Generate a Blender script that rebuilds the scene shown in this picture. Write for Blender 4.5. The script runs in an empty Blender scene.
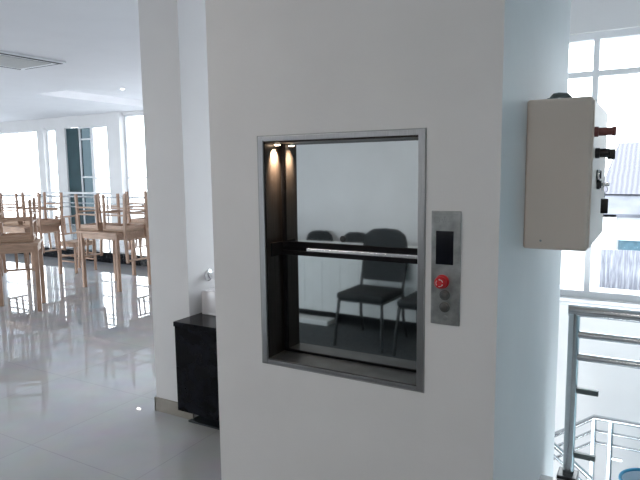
import bpy, bmesh, math, random
from mathutils import Vector, Matrix
random.seed(7)
PI = math.pi
SC = bpy.context.scene
COL = SC.collection

# ------------------------------------------------------------------ camera
F_PX = 580.0
YAW, PITCH, ROLL = -0.523, 0.119, -0.012
cam_d = bpy.data.cameras.new('camera')
cam = bpy.data.objects.new('camera', cam_d); COL.objects.link(cam)
cam_d.sensor_width = 36.0; cam_d.sensor_fit = 'HORIZONTAL'
cam_d.lens = 36.0 * F_PX / 640.0
cam_d.clip_start = 0.02; cam_d.clip_end = 500
fw = Vector((math.sin(YAW)*math.cos(PITCH), math.cos(YAW)*math.cos(PITCH), -math.sin(PITCH)))
rt = Vector((math.cos(YAW), -math.sin(YAW), 0)); up = rt.cross(fw)
R2 = rt*math.cos(ROLL) + up*math.sin(ROLL); U2 = -rt*math.sin(ROLL) + up*math.cos(ROLL)
M3 = Matrix((R2, U2, -fw)).transposed()
cam.matrix_world = Matrix.Translation((1.341, -1.855, 1.498)) @ M3.to_4x4()
SC.camera = cam

# ------------------------------------------------------------------ view, sky, light
SC.view_settings.view_transform = 'Standard'
SC.view_settings.look = 'None'
SC.view_settings.gamma = 1.0
SC.view_settings.exposure = 0.2
SC.view_settings.use_curve_mapping = False
SC.cycles.max_bounces = 10
SC.cycles.diffuse_bounces = 6
SC.cycles.glossy_bounces = 5
SC.cycles.transparent_max_bounces = 12
SC.cycles.sample_clamp_indirect = 6.0
SC.cycles.use_denoising = True
SC.cycles.blur_glossy = 0.3

W = bpy.data.worlds.new('world'); SC.world = W; W.use_nodes = True
bg = W.node_tree.nodes['Background']
bg.inputs['Color'].default_value = (0.93, 0.97, 1.0, 1)
bg.inputs['Strength'].default_value = 7.0

def portal(name, loc, rot, sx, sy):
    d = bpy.data.lights.new(name, 'AREA'); d.shape = 'RECTANGLE'; d.size = sx; d.size_y = sy
    d.cycles.is_portal = True
    o = bpy.data.objects.new(name, d); COL.objects.link(o); o.location = loc; o.rotation_euler = rot
    return o
# daylight enters through these window openings
portal('daylight_portal', (0.1, 3.36, 1.5), (-PI/2, 0, 0), 3.9, 2.15)
portal('daylight_portal', (-10.8, -3.9-.12, 1.45), (PI/2, 0, 0), 9.6, 2.6)  # portal of the added window behind the camera
portal('daylight_portal', (-9.0, 8.55, 1.55), (-PI/2, 0, 0), 13.8, 2.9)

# ------------------------------------------------------------------ materials
MATS = {}
def mat(name, col, rough=0.5, metal=0.0, spec=0.5, noise=0.0, nscale=8.0, bump=0.0, bscale=60.0, stretch=None, coat=0.0):
    m = bpy.data.materials.new(name); m.use_nodes = True
    nt = m.node_tree; b = nt.nodes['Principled BSDF']
    b.inputs['Base Color'].default_value = (*col, 1)
    b.inputs['Roughness'].default_value = rough
    b.inputs['Metallic'].default_value = metal
    b.inputs['Specular IOR Level'].default_value = spec
    b.inputs['Coat Weight'].default_value = coat
    if noise or bump:
        tc = nt.nodes.new('ShaderNodeTexCoord'); mp = nt.nodes.new('ShaderNodeMapping')
        nt.links.new(tc.outputs['Object'], mp.inputs['Vector'])
        if stretch: mp.inputs['Scale'].default_value = stretch
    if noise:
        n = nt.nodes.new('ShaderNodeTexNoise'); n.inputs['Scale'].default_value = nscale; n.inputs['Detail'].default_value = 5
        nt.links.new(mp.outputs['Vector'], n.inputs['Vector'])
        r = nt.nodes.new('ShaderNodeValToRGB')
        r.color_ramp.elements[0].position = 0.3; r.color_ramp.elements[1].position = 0.7
        r.color_ramp.elements[0].color = (*[max(0, c*(1-noise)) for c in col], 1)
        r.color_ramp.elements[1].color = (*[min(1, c*(1+noise)) for c in col], 1)
        nt.links.new(n.outputs['Fac'], r.inputs['Fac']); nt.links.new(r.outputs['Color'], b.inputs['Base Color'])
    if bump:
        n2 = nt.nodes.new('ShaderNodeTexNoise'); n2.inputs['Scale'].default_value = bscale; n2.inputs['Detail'].default_value = 3
        nt.links.new(mp.outputs['Vector'], n2.inputs['Vector'])
        bp = nt.nodes.new('ShaderNodeBump'); bp.inputs['Strength'].default_value = bump; bp.inputs['Distance'].default_value = 0.01
        nt.links.new(n2.outputs['Fac'], bp.inputs['Height']); nt.links.new(bp.outputs['Normal'], b.inputs['Normal'])
    MATS[name] = m
    return m

m_paint = mat('white_wall_paint', (0.74, 0.735, 0.74), 0.6, spec=0.3, noise=0.02, nscale=3, bump=0.04, bscale=90)
m_shaft = mat('shaft_wall_paint', (0.775, 0.765, 0.77), 0.62, spec=0.3, noise=0.03, nscale=2.5, bump=0.05, bscale=70)
m_ceil = mat('ceiling_paint', (0.80, 0.80, 0.82), 0.7, spec=0.2, noise=0.015, nscale=2)
m_trim = mat('white_trim', (0.80, 0.81, 0.83), 0.4, noise=0.01)
m_skirt = mat('beige_skirting_tile', (0.30, 0.275, 0.24), 0.25, noise=0.1, nscale=12)
m_dark_skirt = mat('dark_baseboard', (0.08, 0.08, 0.085), 0.3, noise=0.1)
m_granite = mat('black_granite', (0.004, 0.0045, 0.007), 0.10, noise=0.9, nscale=18, spec=0.12)
m_steel = mat('brushed_steel', (0.50, 0.50, 0.51), 0.30, 1.0, noise=0.10, nscale=14, stretch=(30, 1, 1))
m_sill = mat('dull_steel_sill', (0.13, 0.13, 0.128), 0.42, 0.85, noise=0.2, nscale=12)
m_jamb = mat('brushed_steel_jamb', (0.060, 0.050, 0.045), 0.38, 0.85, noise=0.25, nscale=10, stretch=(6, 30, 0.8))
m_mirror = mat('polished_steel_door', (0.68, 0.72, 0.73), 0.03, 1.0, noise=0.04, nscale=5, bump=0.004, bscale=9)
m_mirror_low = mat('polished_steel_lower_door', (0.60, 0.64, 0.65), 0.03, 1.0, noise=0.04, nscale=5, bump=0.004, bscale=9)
m_bright = mat('bright_steel_edge', (0.85, 0.86, 0.88), 0.25, 1.0, noise=0.05)
m_panel = mat('scuffed_steel_faceplate', (0.40, 0.41, 0.405), 0.38, 1.0, noise=0.25, nscale=30, bump=0.1, bscale=80)
m_rail = mat('stainless_tube', (0.62, 0.65, 0.67), 0.20, 1.0, noise=0.05, nscale=20)
m_chrome = mat('chrome', (0.80, 0.81, 0.82), 0.12, 1.0, noise=0.02)
m_black = mat('black_plastic', (0.012, 0.012, 0.014), 0.35, noise=0.2)
m_seal = mat('black_rubber_seal', (0.008, 0.008, 0.010), 0.75, spec=0.12, noise=0.2)
m_display = mat('dark_display_glass', (0.004, 0.005, 0.010), 0.12, noise=0.1)
m_red = mat('red_plastic', (0.55, 0.012, 0.018), 0.35, noise=0.05)
m_redbrown = mat('brown_red_plastic', (0.20, 0.06, 0.05), 0.4, noise=0.05)
m_white = mat('white_plastic', (0.8, 0.8, 0.8), 0.4, noise=0.02)
m_grey = mat('grey_plastic', (0.33, 0.34, 0.34), 0.5, noise=0.05)
m_box = mat('beige_grey_enamel', (0.74, 0.64, 0.57), 0.45, noise=0.03, nscale=4, bump=0.02, bscale=120)
m_conduit = mat('grey_conduit', (0.13, 0.16, 0.16), 0.5, noise=0.1)
m_ceramic = mat('grey_white_ceramic', (0.72, 0.70, 0.72), 0.18, noise=0.02)
m_wood = mat('light_beech_wood', (0.40, 0.25, 0.175), 0.42, noise=0.18, nscale=9, stretch=(6, 6, 0.8))
m_wood2 = mat('pale_beech_wood', (0.46, 0.30, 0.215), 0.42, noise=0.18, nscale=9, stretch=(1.0, 8, 8))
m_seat = mat('beige_seat_pad', (0.40, 0.27, 0.19), 0.6, noise=0.1, nscale=25)
m_under = mat('dark_seat_underside', (0.05, 0.045, 0.04), 0.8, noise=0.1)
m_teal = mat('dark_teal_panel', (0.022, 0.065, 0.078), 0.35, noise=0.15, nscale=3)
m_fab = mat('charcoal_fabric', (0.014, 0.018, 0.020), 0.75, noise=0.3, nscale=40)
m_dmetal = mat('dark_painted_tube', (0.02, 0.022, 0.024), 0.35, noise=0.1)
m_cloth = mat('white_tablecloth', (0.70, 0.72, 0.72), 0.8, noise=0.03, nscale=6)
m_acgrey = mat('air_conditioner_grille', (0.42, 0.42, 0.41), 0.6, noise=0.08, nscale=40)
m_slot = mat('dark_air_slot', (0.04, 0.04, 0.045), 0.7, noise=0.1)
m_blue = mat('blue_plastic', (0.03, 0.28, 0.48), 0.35, noise=0.05)
m_pail = mat('pale_pail_plastic', (0.60, 0.70, 0.78), 0.4, noise=0.03)
m_step = mat('pale_stair_tile', (0.23, 0.265, 0.285), 0.3, noise=0.03)
m_ground = mat('pale_concrete_yard', (0.30, 0.31, 0.33), 0.85, noise=0.2, nscale=1.5)
m_rend = mat('white_render', (0.70, 0.71, 0.72), 0.8, noise=0.05, nscale=2)
m_slate = mat('weathered_lower_roof', (0.085, 0.09, 0.108), 0.75, noise=0.3, nscale=1.2)
m_blueband = mat('blue_window_glass', (0.06, 0.11, 0.14), 0.15, noise=0.2)
m_dark_sheet = mat('dark_grey_sheet', (0.055, 0.062, 0.066), 0.9, noise=0.3, nscale=60)
m_mat = mat('dark_rubber_mat', (0.022, 0.028, 0.034), 0.5, noise=0.2)
m_bounce_slab = mat('grey_bounce_slab', (0.26, 0.26, 0.26), 0.85, noise=0.15, nscale=4)  # grey of the added slab that soaks up bounce light
m_rwall = mat('grey_blue_stair_wall', (0.32, 0.45, 0.49), 0.7, noise=0.05)
m_curve = mat('pale_blue_wall', (0.45, 0.58, 0.66), 0.8, noise=0.05)

def roof_tile():
    m = mat('clay_roof_tile', (0.2, 0.2, 0.24), 0.75, bump=0.1)
    nt = m.node_tree; b = nt.nodes['Principled BSDF']
    tc = nt.nodes.new('ShaderNodeTexCoord'); w = nt.nodes.new('ShaderNodeTexWave')
    w.bands_direction = 'X'; w.inputs['Scale'].default_value = 2.6; w.inputs['Distortion'].default_value = 1.2
    w.inputs['Detail'].default_value = 3
    nt.links.new(tc.outputs['Object'], w.inputs['Vector'])
    r = nt.nodes.new('ShaderNodeValToRGB')
    r.color_ramp.elements[0].color = (0.062, 0.062, 0.078, 1); r.color_ramp.elements[1].color = (0.105, 0.105, 0.125, 1)
    nt.links.new(w.outputs['Fac'], r.inputs['Fac']); nt.links.new(r.outputs['Color'], b.inputs['Base Color'])
    return m
m_tile = roof_tile()
def fence_mat():
    m = mat('weathered_fence_sheet', (0.2, 0.2, 0.22), 0.7, bump=0.05)
    nt = m.node_tree; b = nt.nodes['Principled BSDF']
    tc = nt.nodes.new('ShaderNodeTexCoord'); n = nt.nodes.new('ShaderNodeTexNoise')
    mp = nt.nodes.new('ShaderNodeMapping'); mp.inputs['Scale'].default_value = (9, 9, 0.8)
    nt.links.new(tc.outputs['Object'], mp.inputs['Vector']); nt.links.new(mp.outputs['Vector'], n.inputs['Vector'])
    r = nt.nodes.new('ShaderNodeValToRGB'); r.color_ramp.elements[0].position = .35; r.color_ramp.elements[1].position = .7
    r.color_ramp.elements[0].color = (0.13, 0.135, 0.165, 1); r.color_ramp.elements[1].color = (0.27, 0.28, 0.31, 1)
    nt.links.new(n.outputs['Fac'], r.inputs['Fac']); nt.links.new(r.outputs['Color'], b.inputs['Base Color'])
    return m
m_fence = fence_mat()

def floor_mat():
    m = bpy.data.materials.new('polished_floor_tile'); m.use_nodes = True
    nt = m.node_tree; b = nt.nodes['Principled BSDF']
    tc = nt.nodes.new('ShaderNodeTexCoord')
    br = nt.nodes.new('ShaderNodeTexBrick'); br.offset = 0.0
    br.inputs['Scale'].default_value = 1.0; br.inputs['Brick Width'].default_value = 0.8; br.inputs['Row Height'].default_value = 0.8
    br.inputs['Mortar Size'].default_value = 0.0022; br.inputs['Mortar Smooth'].default_value = 0.1
    br.inputs['Color1'].default_value = (0.45, 0.455, 0.47, 1); br.inputs['Color2'].default_value = (0.44, 0.445, 0.46, 1)
    br.inputs['Mortar'].default_value = (0.36, 0.36, 0.375, 1)
    nt.links.new(tc.outputs['Object'], br.inputs['Vector'])
    n = nt.nodes.new('ShaderNodeTexNoise'); n.inputs['Scale'].default_value = 5; n.inputs['Detail'].default_value = 6
    nt.links.new(tc.outputs['Object'], n.inputs['Vector'])
    mx = nt.nodes.new('ShaderNodeMix'); mx.data_type = 'RGBA'; mx.blend_type = 'OVERLAY'; mx.inputs['Factor'].default_value = 0.12
    nt.links.new(br.outputs['Color'], mx.inputs['A']); nt.links.new(n.outputs['Color'], mx.inputs['B'])
    nt.links.new(mx.outputs['Result'], b.inputs['Base Color'])
    b.inputs['Roughness'].default_value = 0.018; b.inputs['IOR'].default_value = 1.6
    b.inputs['Specular IOR Level'].default_value = 0.6
    return m
m_floor = floor_mat()

def glass_mat(name, tint=(1, 1, 1), refl=0.05):
    m = bpy.data.materials.new(name); m.use_nodes = True
    nt = m.node_tree; nt.nodes.clear()
    out = nt.nodes.new('ShaderNodeOutputMaterial'); mix = nt.nodes.new('ShaderNodeMixShader')
    t = nt.nodes.new('ShaderNodeBsdfTransparent'); g = nt.nodes.new('ShaderNodeBsdfGlossy')
    t.inputs['Color'].default_value = (*tint, 1); g.inputs['Roughness'].default_value = 0.02
    lw = nt.nodes.new('ShaderNodeLayerWeight'); lw.inputs['Blend'].default_value = 0.12
    nt.links.new(lw.outputs['Fresnel'], mix.inputs['Fac'])
    nt.links.new(t.outputs['BSDF'], mix.inputs[1]); nt.links.new(g.outputs['BSDF'], mix.inputs[2])
    nt.links.new(mix.outputs['Shader'], out.inputs['Surface'])
    return m
m_glass = glass_mat('window_glass', (0.97, 0.99, 1.0))
m_tint = glass_mat('grey_tinted_glass', (0.16, 0.19, 0.205))

def emit(name, col, s):
    m = bpy.data.materials.new(name); m.use_nodes = True
    b = m.node_tree.nodes['Principled BSDF']
    b.inputs['Base Color'].default_value = (*col, 1)
    b.inputs['Emission Color'].default_value = (*col, 1); b.inputs['Emission Strength'].default_value = s
    return m
m_warm = emit('warm_lamp_lens', (1.0, 0.80, 0.58), 14)
m_fill_panel = emit('fill_panel_diffuser', (1.0, 0.91, 0.81), 14)  # glow of the added fill panels
m_cove = emit('cove_strip_diffuser', (0.95, 0.97, 1.0), 30)
m_down = emit('downlight_lens', (1.0, 0.97, 0.92), 32)

# ------------------------------------------------------------------ helpers
class MB:
    def __init__(s): s.bm = bmesh.new()
    def box(s, lo, hi, bev=0.0, mtx=None, seg=2):
        r = bmesh.ops.create_cube(s.bm, size=1.0); vs = r['verts']
        c = [(lo[i]+hi[i])/2 for i in range(3)]; d = [abs(hi[i]-lo[i]) for i in range(3)]
        for v in vs: v.co = Vector((c[0]+v.co.x*d[0], c[1]+v.co.y*d[1], c[2]+v.co.z*d[2]))
        if bev:
            es = list({e for v in vs for e in v.link_edges})
            bv = bmesh.ops.bevel(s.bm, geom=es, offset=min(bev, min(d)*.45), segments=seg, affect='EDGES', profile=0.5)
            vs = list({v for f in bv['faces'] for v in f.verts} | {v for v in vs if v.is_valid})
        if mtx is not None:
            for v in vs: v.co = mtx @ v.co
        return s
    def beam(s, a, b, w, d, upv=(0, 0, 1), bev=0.0):
        a, b = Vector(a), Vector(b); z = (b-a); L = z.length; z.normalize()
        u = Vector(upv)
        if abs(z.dot(u)) > .98: u = Vector((0, 1, 0))
        x = u.cross(z).normalized(); y = z.cross(x)
        m = Matrix.Translation(a) @ Matrix((x, y, z)).transposed().to_4x4()
        return s.box((-w/2, -d/2, 0), (w/2, d/2, L), bev, m)
    def cyl(s, a, b, r1, r2=None, n=20, caps=True):
        a, b = Vector(a), Vector(b); z = b-a; L = z.length
        r = bmesh.ops.create_cone(s.bm, cap_ends=caps, segments=n, radius1=r1, radius2=r1 if r2 is None else r2, depth=L)
        q = Vector((0, 0, 1)).rotation_difference(z.normalized()).to_matrix().to_4x4()
        m = Matrix.Translation((a+b)/2) @ q
        for v in r['verts']: v.co = m @ v.co
        return s
    def tube(s, pts, r, n=12, closed=False):
        pts = [Vector(p) for p in pts]; rings = []; N = len(pts)
        prev = None
        for i, p in enumerate(pts):
            if closed: t = (pts[(i+1) % N]-pts[i-1]).normalized()
            else: t = (pts[min(i+1, N-1)]-pts[max(i-1, 0)]).normalized()
            if prev is None:
                u = Vector((0, 0, 1)) if abs(t.z) < .9 else Vector((1, 0, 0))
                x = u.cross(t).normalized()
            else: x = (prev - t*prev.dot(t)).normalized()
            prev = x; y = t.cross(x)
            rings.append([s.bm.verts.new(p + r*(x*math.cos(2*PI*k/n)+y*math.sin(2*PI*k/n))) for k in range(n)])
        for i in range(N if closed else N-1):
            a, b = rings[i], rings[(i+1) % N]
            for k in range(n): s.bm.faces.new((a[k], a[(k+1) % n], b[(k+1) % n], b[k]))
        if not closed:
            s.bm.faces.new(rings[0][::-1]); s.bm.faces.new(rings[-1])
        return s
    def lathe(s, prof, c=(0, 0, 0), n=32, axis='Z'):
        rings = []
        for (r, h) in prof:
            ring = []
            for k in range(n):
                a = 2*PI*k/n; p = Vector((r*math.cos(a), r*math.sin(a), h))
                if axis == 'X': p = Vector((p.z, p.x, p.y))
                if axis == '-Y': p = Vector((p.x, -p.z, p.y))
                ring.append(s.bm.verts.new(p+Vector(c)))
            rings.append(ring)
        for a, b in zip(rings, rings[1:]):
            for k in range(n): s.bm.faces.new((a[k], a[(k+1) % n], b[(k+1) % n], b[k]))
        s.bm.faces.new(rings[0][::-1]); s.bm.faces.new(rings[-1])
        return s
    def prism(s, poly, d, o=(0, 0, 0), u=(1, 0, 0), v=(0, 0, 1)):
        # polygon in the u,v plane, extruded by vector d
        u, v, o, d = Vector(u), Vector(v), Vector(o), Vector(d)
        A = [s.bm.verts.new(o+u*p[0]+v*p[1]) for p in poly]; B = [s.bm.verts.new(w.co+d) for w in A]
        n = len(A)
        s.bm.faces.new(A); s.bm.faces.new(B[::-1])
        for k in range(n): s.bm.faces.new((A[k], B[k], B[(k+1) % n], A[(k+1) % n]))
        return s
    def build(s, name, m, parent=None, smooth=False):
        bmesh.ops.recalc_face_normals(s.bm, faces=s.bm.faces[:])
        me = bpy.data.meshes.new(name); s.bm.to_mesh(me); s.bm.free()
        me.materials.append(m)
        if smooth:
            for p in me.polygons: p.use_smooth = True
            me.set_sharp_from_angle(angle=math.radians(40))
        o = bpy.data.objects.new(name, me); COL.objects.link(o)
        if parent: o.parent = parent
        return o

def tag(o, label, cat, group=None, kind=None):
    o['label'] = label; o['category'] = cat
    if group: o['group'] = group
    if kind: o['kind'] = kind
    return o
def thing(name, label, cat, loc=(0, 0, 0), rot=(0, 0, 0), group=None):
    o = bpy.data.objects.new(name, None); COL.objects.link(o); o.empty_display_size = .1
    o.location = loc; o.rotation_euler = rot
    return tag(o, label, cat, group)
def struct(o, label=None, cat=None):
    o['kind'] = 'structure'
    if label: o['label'] = label
    if cat: o['category'] = cat
    return o
def S(name, boxes, m, label=None, cat=None, bev=0.0, parent=None):
    b = MB()
    for lo, hi in boxes: b.box(lo, hi, bev)
    o = b.build(name, m, parent)
    return o if parent else struct(o, label, cat)
def copy_tree(o, parent=None):
    c = o.copy(); COL.objects.link(c)
    if parent: c.parent = parent
    for ch in [x for x in o.children]: copy_tree(ch, c)
    return c

H = 3.0
XL, XR, YB = -16.0, 3.2, -3.9
# ================================================================== SETTING
S('floor', [((XL, YB, -.2), (-.42, 8.4, 0)), ((-.42, YB, -.2), (.923, .02, 0)), ((-.42, .02, -.2), (.90, 1.40, 0)), ((.923, YB, -.2), (XR, 1.02, 0))],
  m_floor, 'glossy pale grey polished tile floor running through the whole room', 'floor')
S('ceiling', [((XL, YB, H), (-8.93, 8.4, H+.2)), ((-7.60, YB, H), (XR, 3.2, H+.2)), ((-7.60, 3.2, H), (-2.0, 8.4, H+.2)),
              ((-8.93, YB, H), (-7.60, 5.2, H+.2)), ((-8.93, 8.2, H), (-7.60, 8.4, H+.2)), ((-8.93, 5.2, H+.15), (-7.60, 8.2, H+.2))],
  m_ceil, 'white painted ceiling with a long recessed tray', 'ceiling')
# dumbwaiter shaft: hollow front wall with an opening
ox0, ox1, oz0, oz1 = 0.012, 0.674, 0.738, 1.628
S('wall_front', [((-.241, 0, -.0), (ox0, 1.47, H)), ((ox1, 0, -.0), (.923, 1.47, H)),
                 ((ox0, 0, 0), (ox1, 1.47, oz0)), ((ox0, 0, oz1), (ox1, 1.47, H)), ((ox0, .5, oz0), (ox1, 1.47, oz1)),
                 ((-.241, .95, -3.2), (.923, 1.47, 0))],
  m_shaft, 'white painted shaft wall around the steel dumbwaiter hatch', 'wall')
S('wall_bounce_slab', [((-.241, 1.470, -3.2), (.918, 1.485, H))], m_bounce_slab, 'unseen grey slab added behind the shaft to cut bounce light', 'wall')  # added out of view to dim the bounce onto the stairwell wall
# column left of the shaft
S('wall_left_pier', [((-1.330, .682, 0), (-1.025, 1.75, H))], m_paint, 'white square pier left of the dumbwaiter shaft', 'pier')
S('baseboard_pier', [((-1.338, .672, 0), (-1.021, .682, .088)), ((-1.340, .672, 0), (-1.330, 1.75, .088))], m_skirt,
  'beige tile skirting at the foot of the white pier', 'baseboard')
# back wall behind the camera and its baseboard
S('wall_back', [((XL, YB-.15, 0), (XR, YB, .15)), ((XL, YB-.15, 2.75), (XR, YB, H+.2)), ((XL, YB-.15, .15), (-15.6, YB, 2.75)), ((-6.0, YB-.15, .15), (XR, YB, 2.75))], m_paint, 'white wall opposite the dumbwaiter, seen mirrored in its steel doors', 'wall')
S('baseboard_back', [((XL, YB, 0), (XR, YB+.015, .12))], m_dark_skirt, 'dark baseboard mirrored in the lower dumbwaiter door', 'baseboard')
# left wall with window openings
S('wall_left', [((XL-.15, YB, 0), (XL, 8.55, H+.2))], m_paint, 'white side wall at the far left end of the room', 'wall')
# right wall of the stairwell, unseen; grey-blue chosen to dim and cool its bounce
S('wall_right', [((XR, YB, -3.2), (XR+.15, 3.4, H+.2))], m_rwall, 'grey-blue side wall beside the stairwell', 'wall')
# window wall over the stairwell
wx0, wx1, wz0, wz1 = .15, 1.95, .446, 2.535
S('wall_stairwell', [((-2.0, 3.2, -3.2), (XR+.15, 3.4, wz0)), ((-2.0, 3.2, wz1), (XR+.15, 3.4, H+.2)), ((-2.0, 3.2, wz0), (-1.8, 3.4, wz1)), ((.0, 3.2, wz0), (wx0, 3.4, wz1)), ((wx1, 3.2, wz0), (XR+.15, 3.4, wz1))],
  m_paint, 'white wall above and below the stairwell window', 'wall')
S('trim_sill', [((wx0, 3.06, .400), (wx1, 3.2, .44))], m_trim, 'white ledge under the stairwell window', 'sill', .006)
S('wall_corner', [((-2.0, 3.4, 0), (-1.85, 8.4, H))], m_paint, 'white wall hidden behind the pier', 'wall')
# far wall of the dining room
fz0 = .10
S('wall_far', [((XL, 8.4, 2.72), (-10.4, 8.6, H+.2)), ((-10.4, 8.4, 2.93), (-1.85, 8.6, H+.2)), ((XL, 8.4, 0), (-1.85, 8.6, fz0)),
               ((-16.0, 8.4, fz0), (-15.75, 8.6, 2.72)), ((-13.56, 8.36, fz0), (-13.28, 8.6, 2.75)), ((-12.82, 8.4, fz0), (-12.42, 8.6, 2.72)),
               ((-6.9, 8.4, fz0), (-6.5, 8.6, 2.93)), ((-2.3, 8.4, fz0), (-1.85, 8.6, 2.93))],
  m_paint, 'white far wall of tall bright windows behind the stacked chairs', 'wall')
S('wall_far_pier', [((-10.66, 8.30, 0), (-10.20, 8.62, H))], m_paint, 'pale pier between the tall windows at the far end', 'pier')

def window(n, x0, x1, z0, z1, y, vx=(), hz=(), t=.045, label='', glass=m_glass):
    b = MB()
    b.box((x0, y-.03, z0), (x0+t, y+.04, z1)); b.box((x1-t, y-.03, z0), (x1, y+.04, z1))
    b.box((x0+t, y-.03, z0), (x1-t, y+.04, z0+t)); b.box((x0+t, y-.03, z1-t), (x1-t, y+.04, z1))
    for v in vx: b.box((v-t*.42, y-.025, z0+t), (v+t*.42, y+.035, z1-t))
    for h in hz: b.box((x0+t, y-.02, h-t*.42), (x1-t, y+.03, h+t*.42))
    o = b.build('window_%d' % n, m_trim); struct(o, label, 'window')
    MB().box((x0+t, y, z0+t), (x1-t, y+.008, z1-t)).build('window_glass', glass, o)
    return o
window(1, wx0, wx1, wz0, wz1, 3.27, vx=(.899, 1.45), hz=(2.226,), t=.052, label='wide white-framed window above the stairwell railing')
window(9, -1.8, .0, wz0, wz1, 3.27, vx=(-1.1,), hz=(2.226,), t=.052, label='white-framed window hidden behind the dumbwaiter shaft')
window(2, -15.75, -13.56, fz0, 2.72, 8.5, hz=(1.1,), label='bright window at the far left behind the tables')
window(3, -13.28, -12.82, fz0, 2.72, 8.5, label='narrow bright window left of the dark teal door')
window(4, -11.95, -11.45, fz0, 2.72, 8.5, hz=(2.39, 1.4), label='narrow grey-tinted window right of the dark teal door', glass=m_tint)
window(5, -11.44, -10.66, fz0, 2.72, 8.5, hz=(1.375,), label='tall window left of the far pale pier')
window(6, -10.20, -6.9, fz0, 2.93, 8.5, vx=(-8.6,), hz=(1.375,), label='tall window right of the far pale pier')
window(7, -6.5, -2.3, fz0, 2.93, 8.5, vx=(-4.4,), hz=(1.375,), label='tall window hidden behind the white pier')
b = MB()  # unseen window added to brighten the dining room and the shaft front
for x0 in (-15.6, -13.2, -10.8, -8.4, -6.05): b.box((x0, YB-.10, .15), (x0+.05, YB-.04, 2.75))
b.box((-15.6, YB-.1, .15), (-6.0, YB-.04, .2)); b.box((-15.6, YB-.1, 2.7), (-6.0, YB-.04, 2.75))
o = struct(b.build('window_8', m_trim), 'unseen long window added opposite the stacked chairs to brighten the room', 'window')
MB().box((-15.55, YB-.075, .2), (-6.05, YB-.067, 2.7)).build('window_glass', m_glass, o)
S('trim_ledge', [((-13.28, 8.30, .96), (-10.66, 8.40, 1.01))], m_trim, 'white ledge along the far windows behind the chairs', 'ledge')
# dark door
o = struct(MB().box((-12.44, 8.45, fz0), (-11.96, 8.52, 2.70), .008).build('door_1', m_teal), 'tall dark teal door between bright windows at the far end', 'door')
# raised platform with a black granite edge
S('trim_granite_curb', [((-15.9, 4.73, 0), (-2.0, 4.88, .172))], m_granite, 'black granite curb behind the stacked chairs', 'curb', .006)
S('floor_dark_sheet', [((-4.2, YB, 0), (2.4, -1.35, .006))], m_dark_sheet, 'thin dark grey sheet mirrored under the black chairs', 'carpet')  # dark sheet added over the floor tiles behind the camera
S('floor_platform', [((-15.9, 4.88, 0), (-2.0, 8.4, .155))], m_floor, 'raised pale tiled platform behind the granite curb', 'floor')
# stairwell
S('floor_lower', [((-2.0, 1.1, -3.3), (XR, 3.2, -3.2))], m_step, 'pale lower floor at the bottom of the stairwell', 'floor')
S('floor_landing', [((1.0, 2.05, -1.36), (XR, 3.2, -1.24))], m_step, 'pale stair landing below the window', 'floor')
b = MB()
for k in range(9):
    b.box((1.0-.27*(k+1), 2.35, -1.24-.175*(k+1)-.12), (1.0-.27*k+.02, 3.15, -1.24-.175*(k+1)))
struct(b.build('trim_stairs', m_step), 'pale tiled stair flight going down from the landing', 'stairs')
# yard outside
S('floor_yard', [((XL-.15, -40, -3.4), (XR+.15, YB-.15, -3.3)), ((-60, 3.4, -3.4), (60, 90, -3.3)), ((-60, -40, -3.4), (XL-.15, 3.4, -3.3)), ((XR+.15, -40, -3.4), (60, 3.4, -3.3))], m_ground, 'pale concrete yard outside the windows', 'ground')

# ================================================================== DUMBWAITER
dw = thing('dumbwaiter', 'stainless steel dumbwaiter hatch with two mirror-like sliding doors in white wall', 'dumbwaiter', (.34, 0, .73))
def L(p): return (p[0]-.34, p[1], p[2]-.73)
def dbox(b, lo, hi, bev=0): b.box(L(lo), L(hi), bev); return b
DY = .118
# frame: flat steel strip on the wall
b = MB()
dbox(b, (0, -.004, .730), (.024, .004, 1.630), .001); dbox(b, (.655, -.006, .730), (.679, .004, 1.630), .001)
dbox(b, (.024, -.004, 1.612), (.655, .004, 1.630), .001); dbox(b, (.024, -.003, .730), (.655, .004, .746), .001)
b.build('frame', m_steel, dw)
# sealant line round the frame
b = MB()
dbox(b, (-.004, -.002, .727), (0, .002, 1.634)); dbox(b, (.679, -.002, .727), (.682, .002, 1.634))
dbox(b, (0, -.002, 1.630), (.679, .002, 1.634)); dbox(b, (0, -.002, .727), (.679, .002, .730))
b.build('sealant', m_grey, dw)
b = MB()
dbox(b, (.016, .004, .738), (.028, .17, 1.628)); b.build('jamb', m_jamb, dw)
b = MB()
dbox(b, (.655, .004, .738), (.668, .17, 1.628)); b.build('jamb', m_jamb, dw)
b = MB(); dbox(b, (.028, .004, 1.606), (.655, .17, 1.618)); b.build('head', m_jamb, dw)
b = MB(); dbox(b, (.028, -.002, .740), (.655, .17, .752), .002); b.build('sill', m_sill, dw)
b = MB(); dbox(b, (.028, DY-.004, .752), (.046, DY+.03, 1.606)); b.build('door_gap', m_seal, dw)
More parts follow.
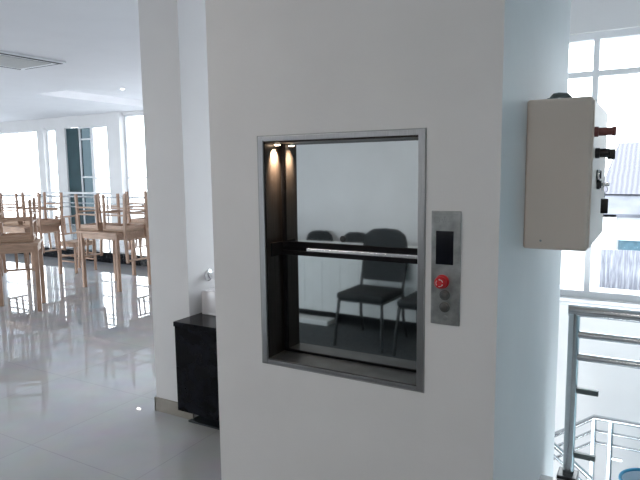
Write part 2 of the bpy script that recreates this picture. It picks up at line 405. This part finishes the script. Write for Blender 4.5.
# doors
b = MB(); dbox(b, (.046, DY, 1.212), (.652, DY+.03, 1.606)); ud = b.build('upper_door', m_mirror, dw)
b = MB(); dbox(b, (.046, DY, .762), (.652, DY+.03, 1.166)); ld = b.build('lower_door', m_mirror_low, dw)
b = MB(); dbox(b, (.028, DY-.004, .752), (.655, DY+.03, .760)); b.build('door_gap', m_seal, dw)
b = MB(); dbox(b, (.030, DY-.010, 1.194), (.654, DY+.03, 1.214), .002); b.build('seal', m_seal, ud)
b = MB(); dbox(b, (.030, DY-.016, 1.160), (.654, DY+.03, 1.178), .002); b.build('seal', m_seal, ld)
b = MB(); dbox(b, (.150, DY-.020, 1.179), (.652, DY+.02, 1.193), .003); b.build('door_lip', m_bright, ld)
b = MB(); dbox(b, (.030, DY-.006, 1.178), (.150, DY+.02, 1.194), .002); b.build('lip_cover', m_seal, ld)
b = MB(); dbox(b, (.028, .030, 1.160), (.033, .108, 1.214), .001); b.build('guide_bracket', m_seal, dw)
b = MB(); b.lathe([(.0125, 0), (.0125, .003), (.009, .005)], L((.306, DY, 1.235)), 24, '-Y'); lk = b.build('lock', m_black, ud, True)
# small warm lamp in the head by the left jamb
b = MB(); b.lathe([(.015, 0), (.015, -.004), (.0135, -.005)], L((.044, .066, 1.606)), 24); lp = b.build('lamp', m_chrome, dw, True)
b = MB(); b.lathe([(.0125, -.0051), (.010, -.008), (.003, -.009)], L((.044, .066, 1.606)), 24); b.build('lamp_lens', m_warm, lp, True)
ld_ = bpy.data.lights.new('dumbwaiter_lamp', 'SPOT'); ld_.energy = 110; ld_.color = (1.0, .72, .48); ld_.spot_size = 1.2; ld_.spot_blend = .8; ld_.shadow_soft_size = .012
lo_ = bpy.data.objects.new('dumbwaiter_lamp', ld_); COL.objects.link(lo_); lo_.location = (.048, .066, 1.590); lo_.rotation_euler = (0, math.radians(34), 0)

# ================================================================== CALL PANEL
cp = thing('call_panel', 'narrow scuffed steel call panel with red emergency button right of the hatch', 'control panel', (.753, 0, 1.17))
def P(p): return (p[0]-.753, p[1], p[2]-1.17)
b = MB(); b.box(P((.703, -.006, .980)), P((.803, 0, 1.362)), .0025); b.build('faceplate', m_panel, cp)
b = MB(); b.box(P((.720, -.0085, 1.184)), P((.779, -.005, 1.296)), .001); b.build('display', m_display, cp)
b = MB()   # faint engraved emblem and lines at the top of the plate
b.tube([P((.722+.010*math.cos(a), -.0062, 1.332+.010*math.sin(a))) for a in [k*PI/6 for k in range(12)]], .0009, 6, True)
b.tube([P((.738+.0016*k, -.0062, 1.330+.007*math.sin(k*1.3))) for k in range(12)], .0009, 6)
b.box(P((.760, -.0068, 1.326)), P((.792, -.0058, 1.328))); b.box(P((.712, -.0068, 1.350)), P((.794, -.0058, 1.3515)))
b.box(P((.745, -.0068, 1.339)), P((.751, -.0058, 1.344)))
b.build('engraving', m_grey, cp)
b = MB(); b.lathe([(.023, .006), (.023, .010), (.013, .012), (.013, .022)], P((.744, 0, 1.127)), 28, '-Y'); eb = b.build('emergency_button', m_red, cp, True)
b = MB(); b.lathe([(.0195, .022), (.0205, .026), (.0200, .034), (.016, .039), (.006, .041)], P((.744, 0, 1.127)), 28, '-Y'); mh = b.build('button_head', m_red, eb, True)
b = MB()
for k in range(3):
    a0 = k*2*PI/3+.3
    b.tube([P((.744+.0115*math.cos(a0+t*.24), -.0402, 1.127+.0115*math.sin(a0+t*.24))) for t in range(6)], .0013, 6)
    a1 = a0+1.35
    b.cyl(P((.744+.0115*math.cos(a1-.15), -.0402, 1.127+.0115*math.sin(a1-.15))), P((.744+.0115*math.cos(a1+.2), -.0402, 1.127+.0115*math.sin(a1+.2))), .003, .0002, 8)
arr = b.build('arrow_marks', m_white, eb, True)
for zz, nm in ((1.082, 'push_button'), (1.041, 'push_button')):
    b = MB(); b.lathe([(.0175, .006), (.0175, .010), (.0135, .0115), (.0135, .009)], P((.753, 0, zz)), 28, '-Y'); pb = b.build(nm, m_sill, cp, True)
    b = MB(); b.lathe([(.0128, .009), (.0128, .013), (.010, .0155), (.003, .0162)], P((.753, 0, zz)), 28, '-Y'); b.build('button_cap', m_sill, pb, True)
b = MB(); b.lathe([(.009, .006), (.009, .008), (.007, .009)], P((.755, 0, 1.004)), 20, '-Y'); b.build('blanking_plug', m_panel, cp, True)

# ================================================================== CONTROL BOX on the shaft's side
cb = thing('control_box', 'beige electrical control box with knobs and hanging keys on shaft side', 'electrical box', (.923, .78, 1.2))
def B(p): return (p[0]-.923, p[1]-.78, p[2]-1.2)
b = MB(); b.box(B((.923, .392, 1.199)), B((1.141, 1.02, 1.744)), .010, None, 4); b.build('housing', m_box, cb)
b = MB(); b.box(B((1.136, .404, 1.211)), B((1.148, 1.008, 1.732)), .003); dr = b.build('door', m_box, cb)
b = MB(); b.lathe([(.018, 0), (.018, .012), (.014, .014), (.014, .055), (.017, .057), (.017, .068)], B((1.148, .425, 1.622)), 24, 'X'); b.build('push_button', m_redbrown, dr, True)
b = MB(); b.lathe([(.019, 0), (.019, .014), (.016, .016), (.016, .045), (.010, .048)], B((1.148, .49, 1.549)), 24, 'X')
b.box(B((1.187, .483, 1.526)), B((1.213, .497, 1.563)), .003); b.build('rotary_switch', m_black, dr, True)
b = MB(); b.lathe([(.019, 0), (.019, .010), (.015, .012), (.015, .016)], B((1.148, .59, 1.470)), 24, 'X'); ks = b.build('key_switch', m_black, dr, True)
b = MB(); b.lathe([(.0205, .004), (.0215, .008), (.0205, .011)], B((1.148, .59, 1.470)), 24, 'X'); b.build('switch_ring', m_chrome, ks, True)
b = MB(); b.lathe([(.019, 0), (.019, .010), (.015, .012), (.015, .016)], B((1.148, .61, 1.433)), 24, 'X'); ks2 = b.build('key_switch', m_black, dr, True)
b = MB(); b.box(B((1.162, .608, 1.427)), B((1.192, .611, 1.439)), .001); k1 = b.build('key', m_chrome, ks2, True)
b = MB(); b.tube([B((1.176+.010*math.cos(a), .612, 1.415+.012*math.sin(a))) for a in [k*PI/8 for k in range(16)]], .0013, 6, True)
b.cyl(B((1.176, .612, 1.403)), B((1.176, .612, 1.378)), .0015, None, 8); b.build('key_ring', m_chrome, ks2, True)
b = MB(); b.box(B((1.164, .607, 1.322)), B((1.190, .617, 1.379)), .003); b.build('key_tag', m_black, ks2, True)
b = MB(); b.tube([B((.99, .52, 1.744)), B((.99, .52, 1.758)), B((.996, .53, 1.768)), B((1.01, .54, 1.771)), B((1.035, .56, 1.770)), B((1.045, .57, 1.760)), B((1.045, .57, 1.744))], .010, 12)
b.cyl(B((.99, .52, 1.742)), B((.99, .52, 1.758)), .019, None, 12); b.cyl(B((1.045, .57, 1.742)), B((1.045, .57, 1.754)), .015, None, 12)
b.build('cable_conduit', m_conduit, cb, True)
b = MB(); b.lathe([(.004, 0), (.004, .002), (.002, .003)], B((.985, .392, 1.232)), 12, '-Y'); b.build('rivet', m_grey, cb, True)

# ================================================================== STAIR RAILING (near)
def railing(name, label, x0, x1, y, zb, zt, rails, posts, tr=.024, pr=.024, pm=None, loc_m=m_rail, foot=True, group=None):
    t = thing(name, label, 'railing', (x0, y, zb), group=group)
    MB().tube([(x0-pr-x0, 0, zt-zb), (x1-x0, 0, zt-zb)], tr, 16).build('handrail', loc_m, t, True)
    for z in rails: MB().tube([(0, 0, z-zb), (x1-x0, 0, z-zb)], tr*.62, 12).build('rail', loc_m, t, True)
    for px in posts:
        p = MB().tube([(px-x0, 0, 0), (px-x0, 0, zt-zb)], pr, 16).build('post', loc_m, t, True)
        if foot: MB().lathe([(pr*1.9, 0), (pr*1.9, .012), (pr*1.15, .03)], (px-x0, 0, 0), 20).build('post_foot', m_black, p, True)
    return t
rl = railing('stair_railing', 'near stainless steel railing at stairwell edge right of the shaft', 1.040, 3.15, 1.085, -.16, .825, (.71, .60), (1.040, 2.1, 3.1), tr=.029, pr=.026, foot=False)
for z in (.437, .112): MB().box((.02, -.012, z+.16-.016), (.118, .012, z+.16+.010), .003).build('rail_stub', m_conduit, rl)
for x in (0, 1.06, 2.06): MB().box((x-.045, -.066, .03), (x+.045, .034, .175), .004).build('post_bracket', m_black, rl)

# lower railing on the landing
lr = thing('stair_railing', 'distant lower stainless railing turning the corner on stair landing', 'railing', (1.03, 2.8, -1.24))
MB().tube([(-.9, 0, .865-.66), (0, 0, .865), (1.9, 0, .865)], .020, 12).build('handrail', m_rail, lr, True)
for dz in (.76, .67): MB().tube([(-.9, 0, dz-.66), (0, 0, dz), (1.9, 0, dz)], .012, 10).build('rail', m_rail, lr, True)
for px in (0, .115, .9, 1.7): MB().tube([(px, 0, 0), (px, 0, .86)], .019, 12).build('post', m_rail, lr, True)
MB().box((.12, -.01, .56), (.20, .01, .58), .002).build('rail_stub', m_rail, lr)
lr2 = thing('stair_railing', 'short sloping stair handrail low beside the near railing post', 'railing', (.60, 2.45, -1.24))
MB().tube([(-.05, 0, .93), (.45, 0, .55)], .018, 12).build('handrail', m_rail, lr2, True)
MB().tube([(-.05, 0, .85), (.45, 0, .47)], .011, 10).build('rail', m_rail, lr2, True)
MB().tube([(.44, 0, 0), (.44, 0, .56)], .016, 12).build('post', m_rail, lr2, True)

# pail on the landing
pl = thing('pail', 'pale plastic pail with a blue rim on the stair landing', 'pail', (1.415, 2.50, -1.22))
MB().lathe([(.13, 0), (.135, .01), (.182, .56), (.178, .56), (.13, .02)], (0, 0, 0), 36).build('body', m_pail, pl, True)
MB().tube([(.185*math.cos(2*PI*k/40), .185*math.sin(2*PI*k/40), .57) for k in range(40)], .011, 10, True).build('rim', m_blue, pl, True)

# ================================================================== WASHSTAND, BASIN, TAP
ws = thing('washstand', 'low black granite washstand between the white pier and the shaft', 'washstand', (-.62, .8, 0))
def Wp(p): return (p[0]+.62, p[1]-.8, p[2])
b = MB(); b.box(Wp((-1.022, .540, .618)), Wp((-.25, 1.30, .647)), .003); b.build('countertop', m_granite, ws)
b = MB(); b.box(Wp((-1.020, .548, .113)), Wp((-.25, 1.30, .618)), .002); b.build('apron_panel', m_granite, ws)
mt = MB().box((-1.035, .644, 0), (-.26, .80, .010), .003).build('floor_mat', m_mat); tag(mt, 'thin dark mat on the floor under the black granite washstand', 'mat')
bs = thing('wash_basin', 'grey-white ceramic basin standing on the black granite washstand', 'basin', (-.8, .95, .647))
b = MB()
b.box((-.19, -.20, 0), (.19, .22, .018), .006); b.box((-.19, -.20, .012), (-.17, .22, .145), .007); b.box((.17, -.20, .012), (.19, .22, .145), .007)
b.box((-.18, -.20, .012), (.18, -.18, .145), .007); b.box((-.18, .20, .012), (.18, .22, .145), .007)
b.build('bowl', m_ceramic, bs, True)
b = MB(); b.lathe([(.025, .018), (.025, .021), (.012, .022)], (0, 0, 0), 20); b.build('drain', m_chrome, bs, True)
tp = thing('wall_tap', 'chrome tap on the white pier above the ceramic basin', 'tap', (-1.025, .86, .866))
b = MB(); b.lathe([(.036, 0), (.036, .006), (.026, .014)], (0, 0, 0), 24, 'X'); b.build('flange', m_chrome, tp, True)
b = MB(); b.lathe([(.017, .010), (.017, .045), (.024, .047), (.024, .085), (.018, .090)], (0, 0, 0), 24, 'X'); b.build('valve_body', m_chrome, tp, True)
b = MB(); b.tube([(.07, 0, 0), (.14, 0, .004), (.165, 0, -.004), (.172, 0, -.03)], .010, 14); b.build('spout', m_chrome, tp, True)

# ================================================================== DINING TABLES AND CHAIRS
SH = .47
def make_chair(label):
    t = thing('dining_chair', label, 'chair', group='wooden dining chairs among the small tables')
    MB().box((-.19, -.205, SH-.03), (.19, .165, SH), .008).build('seat', m_seat, t)
    b = MB()
    b.box((-.175, -.185, SH-.075), (.175, -.165, SH-.03)); b.box((-.175, .135, SH-.075), (.175, .155, SH-.03))
    b.box((-.18, -.165, SH-.075), (-.16, .135, SH-.03)); b.box((.16, -.165, SH-.075), (.18, .135, SH-.03))
    b.build('seat_frame', m_wood2, t)
    for sx in (-1, 1):
        b = MB(); b.beam((sx*.176, -.178, 0), (sx*.176, -.182, SH-.03), .030, .032, (0, 1, 0), .004); b.build('leg', m_wood, t)
        b = MB()
        b.prism([(.195, 0), (.228, 0), (.202, SH-.02), (.205, SH+.08), (.226, .86), (.198, .86), (.170, SH+.08), (.168, SH-.02)], (.030, 0, 0), (sx*.176-.015, 0, 0), (0, 1, 0), (0, 0, 1))
        b.build('leg', m_wood, t)
        for zz in (.17, .26):
            MB().box((sx*.176-.008, -.165, zz-.011), (sx*.176+.008, .20, zz+.011), .003).build('stretcher', m_wood2, t)
    MB().box((-.162, -.188, .215), (.162, -.172, .240), .003).build('stretcher', m_wood2, t)
    MB().box((-.162, .186, .215), (.162, .202, .240), .003).build('stretcher', m_wood2, t)
    MB().beam((-.165, .213, .835), (.165, .213, .835), .020, .048, (0, 1, 0), .004).build('top_rail', m_wood2, t)
    MB().beam((-.165, .190, SH+.10), (.165, .190, SH+.10), .018, .035, (0, 1, 0), .004).build('lower_rail', m_wood2, t)
    for x in (-.048, .048): MB().beam((x, .190, SH+.11), (x, .212, .82), .030, .012, (0, 1, 0), .002).build('slat', m_wood2, t)
    return t
def make_table(label, w=.76, d=.62, legs_in=.03):
    t = thing('dining_table', label, 'table', group='small square wooden tables under the stacked chairs')
    MB().box((-w/2, -d/2, .728), (w/2, d/2, .755), .004).build('tabletop', m_wood2, t)
    a = legs_in+.02
    b = MB()
    b.box((-w/2+a, -d/2+a-.012, .655), (w/2-a, -d/2+a+.008, .728)); b.box((-w/2+a, d/2-a-.008, .655), (w/2-a, d/2-a+.012, .728))
    b.box((-w/2+a-.012, -d/2+a, .655), (-w/2+a+.008, d/2-a, .728)); b.box((w/2-a-.008, -d/2+a, .655), (w/2-a+.012, d/2-a, .728))
    b.build('apron', m_wood2, t)
    for sx in (-1, 1):
        for sy in (-1, 1):
            x, y = sx*(w/2-a), sy*(d/2-a)
            MB().box((x-.021, y-.021, 0), (x+.021, y+.021, .728), .004).build('leg', m_wood, t)
    return t
def put(o, x, y, z, rz, flip, label=None):
    o.location = (x, y, z); o.rotation_euler = (PI if flip else 0, 0, rz)
    if label: o['label'] = label
    return o
chair = make_chair('upside-down wooden chair at right end of the table nearest the pier')
table = make_table('square wooden table nearest the white pier under two upturned chairs')
ZT = .756 + SH
# group beside the pier
put(table, -4.825, 3.41, 0, 0, False)
put(chair, -4.595, 3.385, ZT, PI/2, True)
put(copy_tree(chair), -5.055, 3.355, ZT, -PI/2, True, 'upside-down wooden chair at left end of the table nearest the pier')
# group further left and back
put(copy_tree(table), -6.68, 3.40, 0, 0, False, 'square wooden table at left under two upturned chairs, behind the nearest table')
put(copy_tree(chair), -6.445, 3.49, ZT, PI/2, True, 'upside-down wooden chair at right end of the left rear table')
put(copy_tree(chair), -6.92, 3.47, ZT, -PI/2, True, 'upside-down wooden chair at left end of the left rear table')
# group mostly hidden behind the first
put(copy_tree(table), -4.92, 4.34, 0, 0, False, 'wooden table mostly hidden behind the table nearest the pier')
put(copy_tree(chair), -4.675, 4.31, ZT, PI/2, True, 'upside-down chair on hidden rear table, its legs nearest the pier')
put(copy_tree(chair), -5.155, 4.30, ZT, -PI/2, True, 'upside-down chair on hidden rear table, farther from the pier')
# upright chair
put(copy_tree(chair), -6.36, 3.98, 0, PI/2, False, 'upright wooden chair on the floor between the two rear tables')
# nearest table at the left edge, turned
th = math.radians(50); fd = Vector((math.cos(th), math.sin(th))); sd = Vector((-math.sin(th), math.cos(th)))
tb = make_table('narrow wooden table nearest the camera at the left edge of the photo', .50, .50, .01)
c2 = Vector((-4.46, 2.02)) - fd*.22 + sd*.22
put(tb, c2.x, c2.y, 0, th, False)
cc = c2 + sd*.11
put(copy_tree(chair), cc.x, cc.y, ZT, th+PI, True, 'upside-down wooden chair on the nearest table at the left edge')

# railing along the platform curb
railing('platform_railing', 'stainless steel railing on the black curb behind the stacked chairs', -13.0, -4.0, 4.80, .172, 1.10, (.99, .92, .60), (-13.0, -11.4, -9.8, -8.2, -6.6, -5.0, -4.0), .016, .02, foot=False)

# ================================================================== CEILING FITTINGS
ac = thing('air_conditioner', 'square ceiling cassette air conditioner at the upper left', 'air conditioner', (-6.10, 2.96, H-.001))
b = MB(); b.box((-.475, -.475, -.028), (.475, .475, 0), .012); b.build('fascia', m_trim, ac)
b = MB(); b.box((-.34, -.34, -.036), (.34, .34, -.026), .004); b.build('grille', m_acgrey, ac)
for lo, hi in (((.385, -.44, -.031), (.45, .44, -.027)), ((-.44, -.40, -.031), (-.41, .40, -.027)), ((-.36, .42, -.031), (.36, .435, -.027)), ((-.36, -.44, -.031), (.36, -.41, -.027))):
    MB().box(lo, hi).build('air_slot', m_slot, ac)
def fill_panel(x, y, label):  # unseen glowing panel, added to light the shaft front from behind the camera
    t = thing('ceiling_fill_panel', label, 'fill panel', (x, y, H), group='added fill panels')
    MB().box((-.32, -.32, -.03), (.32, .32, 0), .006).build('frame', m_trim, t)
    MB().box((-.29, -.29, -.034), (.29, .29, -.029)).build('diffuser', m_fill_panel, t)
    return t
cl = fill_panel(-1.2, -1.6, 'unseen square fill panel added on the ceiling to light the shaft front')
c = copy_tree(cl); c.location = (1.6, -2.6, H)
cv = thing('cove_light', 'slim light strip inside the recessed ceiling tray', 'strip light', (-7.66, 6.7, H+.012))
MB().box((.03, -1.40, 0), (.055, 1.40, .03), .003).build('channel', m_trim, cv)
MB().box((.0, -1.40, -.008), (.055, 1.40, -.001), .002).build('cover_lip', m_trim, cv)
MB().box((.022, -1.38, .004), (.0299, 1.38, .026)).build('diffuser', m_cove, cv)
dn = thing('downlight', 'small round ceiling downlight glinting in the polished floor', 'downlight', (-7.03, 5.63, H))
MB().lathe([(.05, 0), (.05, -.006), (.036, -.007)], (0, 0, 0), 24).build('ring', m_trim, dn, True)
MB().lathe([(.034, -.0071), (.025, -.009), (.006, -.0095)], (0, 0, 0), 24).build('lens', m_down, dn, True)

# ================================================================== BANQUET CHAIRS mirrored in the doors
def make_banquet(label):
    t = thing('banquet_chair', label, 'chair', group='black banquet chairs mirrored in the dumbwaiter doors')
    b = MB(); b.box((-.215, -.22, .405), (.215, .22, .465), .022, None, 4); b.build('seat', m_fab, t, True)
    b = MB()
    prof = [(-.20, .50), (.20, .50), (.215, .62), (.215, .84), (.19, .92), (.12, .965), (0, .975), (-.12, .965), (-.19, .92), (-.215, .84), (-.215, .62)]
    b.prism(prof, (0, .045, .0), (0, .205, 0), (1, 0, 0), (0, .10, 1)); bmesh.ops.bevel(b.bm, geom=b.bm.edges[:], offset=.010, segments=2, affect='EDGES')
    b.build('backrest', m_fab, t, True)
    for s in (-1, 1):
        MB().tube([(s*.20, -.19, .40), (s*.215, -.215, .20), (s*.225, -.235, 0)], .0135, 10).build('leg', m_dmetal, t, True)
        MB().tube([(s*.205, .275, .60), (s*.205, .235, .44), (s*.21, .24, .20), (s*.22, .30, 0)], .0135, 10).build('leg', m_dmetal, t, True)
        MB().tube([(s*.20, -.19, .395), (s*.205, .24, .40)], .010, 10).build('seat_rail', m_dmetal, t, True)
    MB().tube([(-.20, -.18, .395), (.20, -.18, .395)], .009, 8).build('stretcher', m_dmetal, t, True)
    return t
bc = make_banquet('black padded banquet chair fully mirrored in the lower steel door')
bc.location = (-.755, -2.40, 0); bc.rotation_euler = (0, 0, PI + math.radians(1))
c = copy_tree(bc); c.location = (-.19, -2.37, 0); c.rotation_euler = (0, 0, PI + math.radians(1)); c['label'] = 'black padded banquet chair mirrored at right edge of the steel door'
c = copy_tree(bc); c.location = (-1.58, -3.54, 0); c.rotation_euler = (0, 0, PI); c.scale = (.82, .82, .82); c['label'] = 'black banquet chair mirrored low beside the round door lock'
c = copy_tree(bc); c.location = (-2.05, -3.53, 0); c.rotation_euler = (0, 0, PI); c.scale = (.82, .82, .82); c['label'] = 'black banquet chair mirrored at left edge of the steel door'
tt = thing('banquet_table', 'long white-clothed table mirrored behind the chair in the lower steel door', 'table', (-1.55, -3.02, 0))
b = MB(); b.box((-1.30, -.24, .735), (1.30, .24, .752), .006)
for k in range(26):
    b.box((-1.30+k*.1, .236, .12), (-1.195+k*.1, .246+.004*(k % 2), .745), .004)
b.box((-1.305, -.24, .12), (-1.295, .24, .745), .004); b.box((1.295, -.24, .12), (1.305, .24, .745), .004); b.box((-1.30, -.246, .12), (1.30, -.238, .745), .004)
b.build('tablecloth', m_cloth, tt)
for sx in (-1, 1):
    for sy in (-1, 1): MB().tube([(sx*1.18, sy*.19, 0), (sx*1.18, sy*.19, .735)], .016, 10).build('leg', m_rail, tt, True)
MB().box((-1.2, .20, .008), (.22, .36, .055), .006).build('foot_board', m_cloth, tt)

# ================================================================== OUTSIDE
hs = thing('house', 'white neighbouring house with grey tiled roof seen through the window', 'house', (3.0, 15.0, -3.3))
def Hs(p): return (p[0]-3.0, p[1]-15.0, p[2]+3.3)
b = MB(); b.box(Hs((.62, 15.6, -3.3)), Hs((7.5, 20, .75))); b.build('wall', m_rend, hs)
# main pitched roof: slope facing the building, hipped at left
b = MB()
v = [Hs(p) for p in ((.05, 15.1, .80), (7.9, 15.1, .80), (7.4, 17.9, 2.22), (.34, 17.9, 2.22), (.05, 20.6, .80), (7.9, 20.6, .80))]
q = [b.bm.verts.new(p) for p in v]
for f in ((0, 1, 2, 3), (3, 2, 5, 4), (0, 3, 4), (1, 5, 2), (0, 4, 5, 1)): b.bm.faces.new([q[i] for i in f])
b.build('roof', m_tile, hs)
b = MB(); v = [Hs(p) for p in ((-.05, 14.0, .36), (8.0, 14.0, .36), (8.0, 15.4, .86), (-.05, 15.4, .86))]
A = [b.bm.verts.new(p) for p in v]; Bv = [b.bm.verts.new((p[0], p[1], p[2]-.08)) for p in v]
b.bm.faces.new(A); b.bm.faces.new(Bv[::-1])
for k in range(4): b.bm.faces.new((A[k], Bv[k], Bv[(k+1) % 4], A[(k+1) % 4]))
b.build('lower_roof', m_slate, hs)
b = MB(); b.box(Hs((.55, 14.3, -3.3)), Hs((7.6, 14.5, .34))); b.build('porch_wall', m_rend, hs)
b = MB(); b.box(Hs((.62, 14.22, -.62)), Hs((5.0, 14.30, -.30)), .01); w_ = b.build('window', m_blueband, hs)
b = MB(); b.box(Hs((.62, 14.18, -.30)), Hs((5.0, 14.30, -.26))); b.build('window_head', m_curve, w_)
b = MB(); b.box(Hs((.22, 14.0, -3.3)), Hs((.56, 14.5, .34))); b.build('corner_wall', m_rend, hs)
fn = thing('fence', 'weathered grey sheet fence in front of the neighbouring house', 'fence', (2.2, 10.0, -3.3))
b = MB()
n = 60; poly = []
for k in range(n*2+1):
    poly.append((.0+k*.045-1.67, .012*(1 if k % 2 else -1)))
b.prism(poly + [(p[0], p[1]+.012) for p in poly[::-1]], (0, 0, 2.63), (0, 0, .66), (1, 0, 0), (0, 1, 0)); b.build('sheet', m_fence, fn)
b = MB(); b.box((-1.87, -.10, 0), (-1.67, .10, 3.40), .01); b.build('post', m_rend, fn)
bw = thing('boundary_wall', 'white boundary wall with narrow dark slots left of the fence', 'wall', (-.8, 9.9, -3.3))
b = MB(); b.box((-1.2, -.08, 0), (1.10, .08, 3.27), .01); b.build('panel', m_rend, bw)
for k in range(6): MB().box((.42+k*.10, -.095, 2.84), (.455+k*.10, -.07, 3.0)).build('slot', m_grey, bw)
S('trim_yard_kerb', [((-4, 9.2, -3.3), (6, 9.7, -.68))], m_rend, 'pale low terrace wall in front of the fence', 'kerb')
